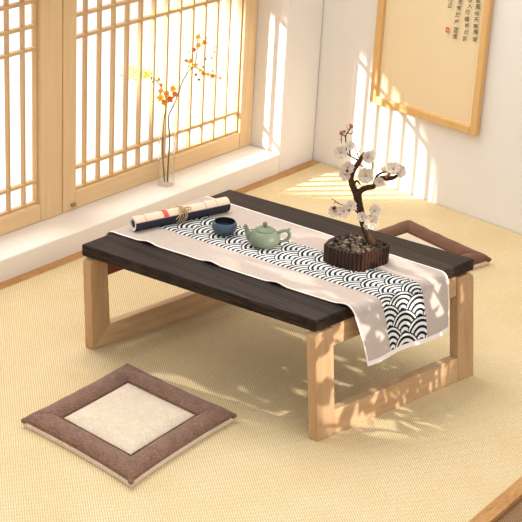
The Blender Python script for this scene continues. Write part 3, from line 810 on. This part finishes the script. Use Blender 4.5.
# ------------------------------------------------------------------ framed calligraphy on the back wall
def W_(x, y, off=.0): return onplane(x, y, CB + NB * off, NB)
pA = W_(369.2, 103, .02); pB = W_(475, 136, .02)
zb = (pA.z + pB.z) / 2
xl, xr = (pA - CB).dot(WB), (pB - CB).dot(WB)
zt = 1.18; xl -= .002; xr += .002
def wp(s, z, o): return CB + WB * s + NB * o + V((0, (z) * .010, z))
fr = thing('picture_frame', tuple(wp((xl + xr) / 2, zb, .0)), 'tall honey wood frame with calligraphy on buff paper, hung on the back wall', 'picture')
FW, FD = .029, .022
def bar(s0, s1, z0, z1, o0, o1):
    return MB().hexa([wp(s0, z0, o1), wp(s1, z0, o1), wp(s1, z0, o0), wp(s0, z0, o0)], [wp(s0, z1, o1), wp(s1, z1, o1), wp(s1, z1, o0), wp(s0, z1, o0)])
for a in ((xl, xl + FW, zb, zt), (xr - FW, xr, zb, zt), (xl + FW, xr - FW, zb, zb + FW), (xl + FW, xr - FW, zt - FW, zt)):
    sub(bar(*a, .001, FD), 'frame_bar', M['gold_frame'], fr, bevel=.003)
sub(bar(xl + FW - .003, xr - FW + .003, zb + FW - .003, zt - FW + .003, .002, .006), 'mount', M['mount'], fr, smooth=False)
sub(bar(xl + FW + .010, xr - FW - .018, zb + FW + .008, zt - FW - .012, .006, .0068), 'paper', M['parchment'], fr, smooth=False)
cols = [[('景', 477.9, 1), ('風', 477.7, 7), ('由', 477, 13.2), ('天', 476.2, 19.6), ('無', 475.6, 26.2), ('殊', 475.6, 32.2), ('復', 474.6, 39.2)],
        [('似', 469.9, 0), ('入', 469.6, 5.8), ('行', 467.6, 12), ('極', 466.8, 19), ('更', 466.7, 26), ('日', 466.2, 32), ('城', 464.9, 38.4)],
        [('思', 460.2, 1.7), ('惟', 458.8, 8), ('於', 457.7, 14.6), ('屋', 456.6, 22), ('宣', 455.8, 30), ('遠', 454.7, 36.4)],
        [('古', 450.7, -.8), ('正', 449.9, 5.2)]]
for colm in cols:
    for ch, x, y in colm:
        cu = bpy.data.curves.new('ch', 'FONT'); cu.body = ch; cu.size = 1; cu.align_x = 'CENTER'; cu.align_y = 'CENTER'; cu.offset = .008; cu.resolution_u = 2
        ob = bpy.data.objects.new('ch', cu); COL.objects.link(ob)
        dg = bpy.context.evaluated_depsgraph_get()
        me = bpy.data.meshes.new_from_object(ob.evaluated_get(dg))
        if len(me.vertices):
            xs = [v.co.x for v in me.vertices]; ys = [v.co.y for v in me.vertices]
            mx, my = (min(xs) + max(xs)) / 2, (min(ys) + max(ys)) / 2
            sz = random.uniform(.0195, .022); sh = random.uniform(.12, .28); sy = random.uniform(.8, 1.05); rt = random.uniform(-.12, .12)
            c = W_(x, y, .0072)
            vs = []
            for v in me.vertices:
                a, b = v.co.x - mx, v.co.y - my
                a, b = a * math.cos(rt) - b * math.sin(rt), a * math.sin(rt) + b * math.cos(rt)
                b = (b + a * .18) * sy; a = a + .06 * noise.noise(V((a * 4, b * 4, x))); b = b + .06 * noise.noise(V((a * 4, b * 4, y + 9)))
                vs.append(c + WB * ((a + b * sh * .3) * sz) + V((0, 0, b * sz)))
            sub(MBx(vs, [tuple(p.vertices) for p in me.polygons]), 'ink_character', M['ink'], fr, smooth=False, fixn=False)
        bpy.data.objects.remove(ob); bpy.data.curves.remove(cu); bpy.data.meshes.remove(me)
c = W_(447.3, 30, .0070); hs, hz = .0072, .0095
def sealbox(x0, x1, z0, z1, o0, o1):
    q = lambda s_, z_, o_: c + WB * s_ * hs + V((0, 0, z_ * hz)) + NB * o_
    return [q(x0, z0, o1), q(x1, z0, o1), q(x1, z0, o0), q(x0, z0, o0)], [q(x0, z1, o1), q(x1, z1, o1), q(x1, z1, o0), q(x0, z1, o0)]
sl = sub(MB().hexa(*sealbox(-1, 1, -1, 1, -.0002, .0002)), 'seal_stamp', M['seal'], fr, smooth=False)
mk = MB()
for x0, x1, z0, z1 in ((-.7, -.58, -.6, .6), (-.7, -.2, .2, .32), (-.32, -.2, -.6, .1), (.2, .32, -.7, .6), (.3, .7, .1, .22), (.58, .7, -.6, .1)):
    mk.hexa(*sealbox(x0, x1, z0, z1, .0002, .0003))
sub(mk, 'seal_marks', M['mount'], sl, smooth=False)

# ------------------------------------------------------------------ light
wd = bpy.data.worlds.new('daylight'); scn.world = wd; wd.use_nodes = True
bg = wd.node_tree.nodes['Background']; bg.inputs[0].default_value = (1.0, .985, .962, 1)
wn = wd.node_tree.nodes; wl = wd.node_tree.links
tcw = wn.new('ShaderNodeTexCoord'); dt = wn.new('ShaderNodeVectorMath'); dt.operation = 'DOT_PRODUCT'
dt.inputs[1].default_value = tuple(V((.55, .25, .6)).normalized()); wl.new(tcw.outputs['Generated'], dt.inputs[0])
ma = wn.new('ShaderNodeMath'); ma.operation = 'MULTIPLY_ADD'; ma.inputs[1].default_value = .40; ma.inputs[2].default_value = 1.0
wl.new(dt.outputs['Value'], ma.inputs[0]); wl.new(ma.outputs[0], bg.inputs[1])
def aim(o, src, dst):
    o.location = V(src); o.rotation_euler = (V(dst) - V(src)).to_track_quat('-Z', 'Y').to_euler()
def lamp(name, typ, src, dst, power, col=(1, 1, 1), **k):
    l_ = bpy.data.lights.new(name, typ); l_.energy = power; l_.color = col
    for a, b in k.items(): setattr(l_, a, b)
    o = bpy.data.objects.new(name, l_); COL.objects.link(o); aim(o, src, dst); return o
sd = V((.63, .775, -.48)).normalized()
tg = V((XW, 4.645, .375))
lamp('low_sun', 'SPOT', tg - sd * 6, tg, 12000, (1, .965, .91), spot_size=2 * math.atan(.275 / 6), spot_blend=.2, shadow_soft_size=.05)
# open sky over the garden, coming in through the lattice
lamp('garden_sky', 'AREA', (-5.6, 3.7, 2.6), (-4.2, 3.6, 0), 230, (1, .985, .95), shape='RECTANGLE', size=2.6, size_y=5.0)
# spot added on the right, broken into dapples by an added, unseen plant
tq = V((-2.42, 3.64, .24)); dq = V((.90, .10, .42)).normalized()
lamp('side_dapple_spot', 'SPOT', tq + dq * 3.4, tq, 700, (1, .96, .91), spot_size=2 * math.atan(.33 / 3.4), spot_blend=.3, shadow_soft_size=.014)
pl = V((-1.47, 3.86, -.012))
pp = thing('dapple_plant', tuple(pl), 'added leafy potted plant out of view, breaking the side spot into dapples', 'plant')  # unseen plant, added so its leaves dapple the table end
sub(MB().lathe([(.10, 0), (.14, .2), (.15, .24), (.135, .24), (.125, .2), (.02, .19)], pl, 32), 'pot', M['terracotta'], pp)
stq = MB(); lfq = MB(); rq = random.Random(3)
for k in range(20):
    a = k * 2.4; tip = tq + dq * .98 + V((rq.uniform(-.10, .10), rq.uniform(-.36, .36), rq.uniform(-.28, .28)))
    b0 = pl + V((math.cos(a) * .05, math.sin(a) * .05, .18)); pts = [b0, b0.lerp(tip, .5) + V((0, 0, .12)), tip]
    stq.tube(spline(pts, 6), .004, 6)
    for j in range(15):
        c_ = b0.lerp(tip, .45 + .05 * j) + V((0, 0, .12 * (1 - abs(2 * (.45 + .05 * j) - 1)))); d_ = V((rq.uniform(-1, 1), rq.uniform(-1, 1), rq.uniform(-.8, .6))).normalized(); s_ = d_.cross(dq).normalized() if rq.random() < .8 else d_.orthogonal().normalized()
        L_ = rq.uniform(.06, .10); lfq.add([c_, c_ + d_ * L_ * .45 + s_ * L_ * .2, c_ + d_ * L_, c_ + d_ * L_ * .45 - s_ * L_ * .2], [(0, 1, 2, 3)])
sub(stq, 'stem', M['stem'], pp); sub(lfq, 'foliage', M['leaf_dark'], pp, smooth=False)

scn.view_settings.view_transform = 'Standard'
scn.view_settings.look = 'None'
scn.view_settings.gamma = 1
scn.view_settings.exposure = 0
scn.cycles.transparent_max_bounces = 24
scn.view_settings.use_curve_mapping = False
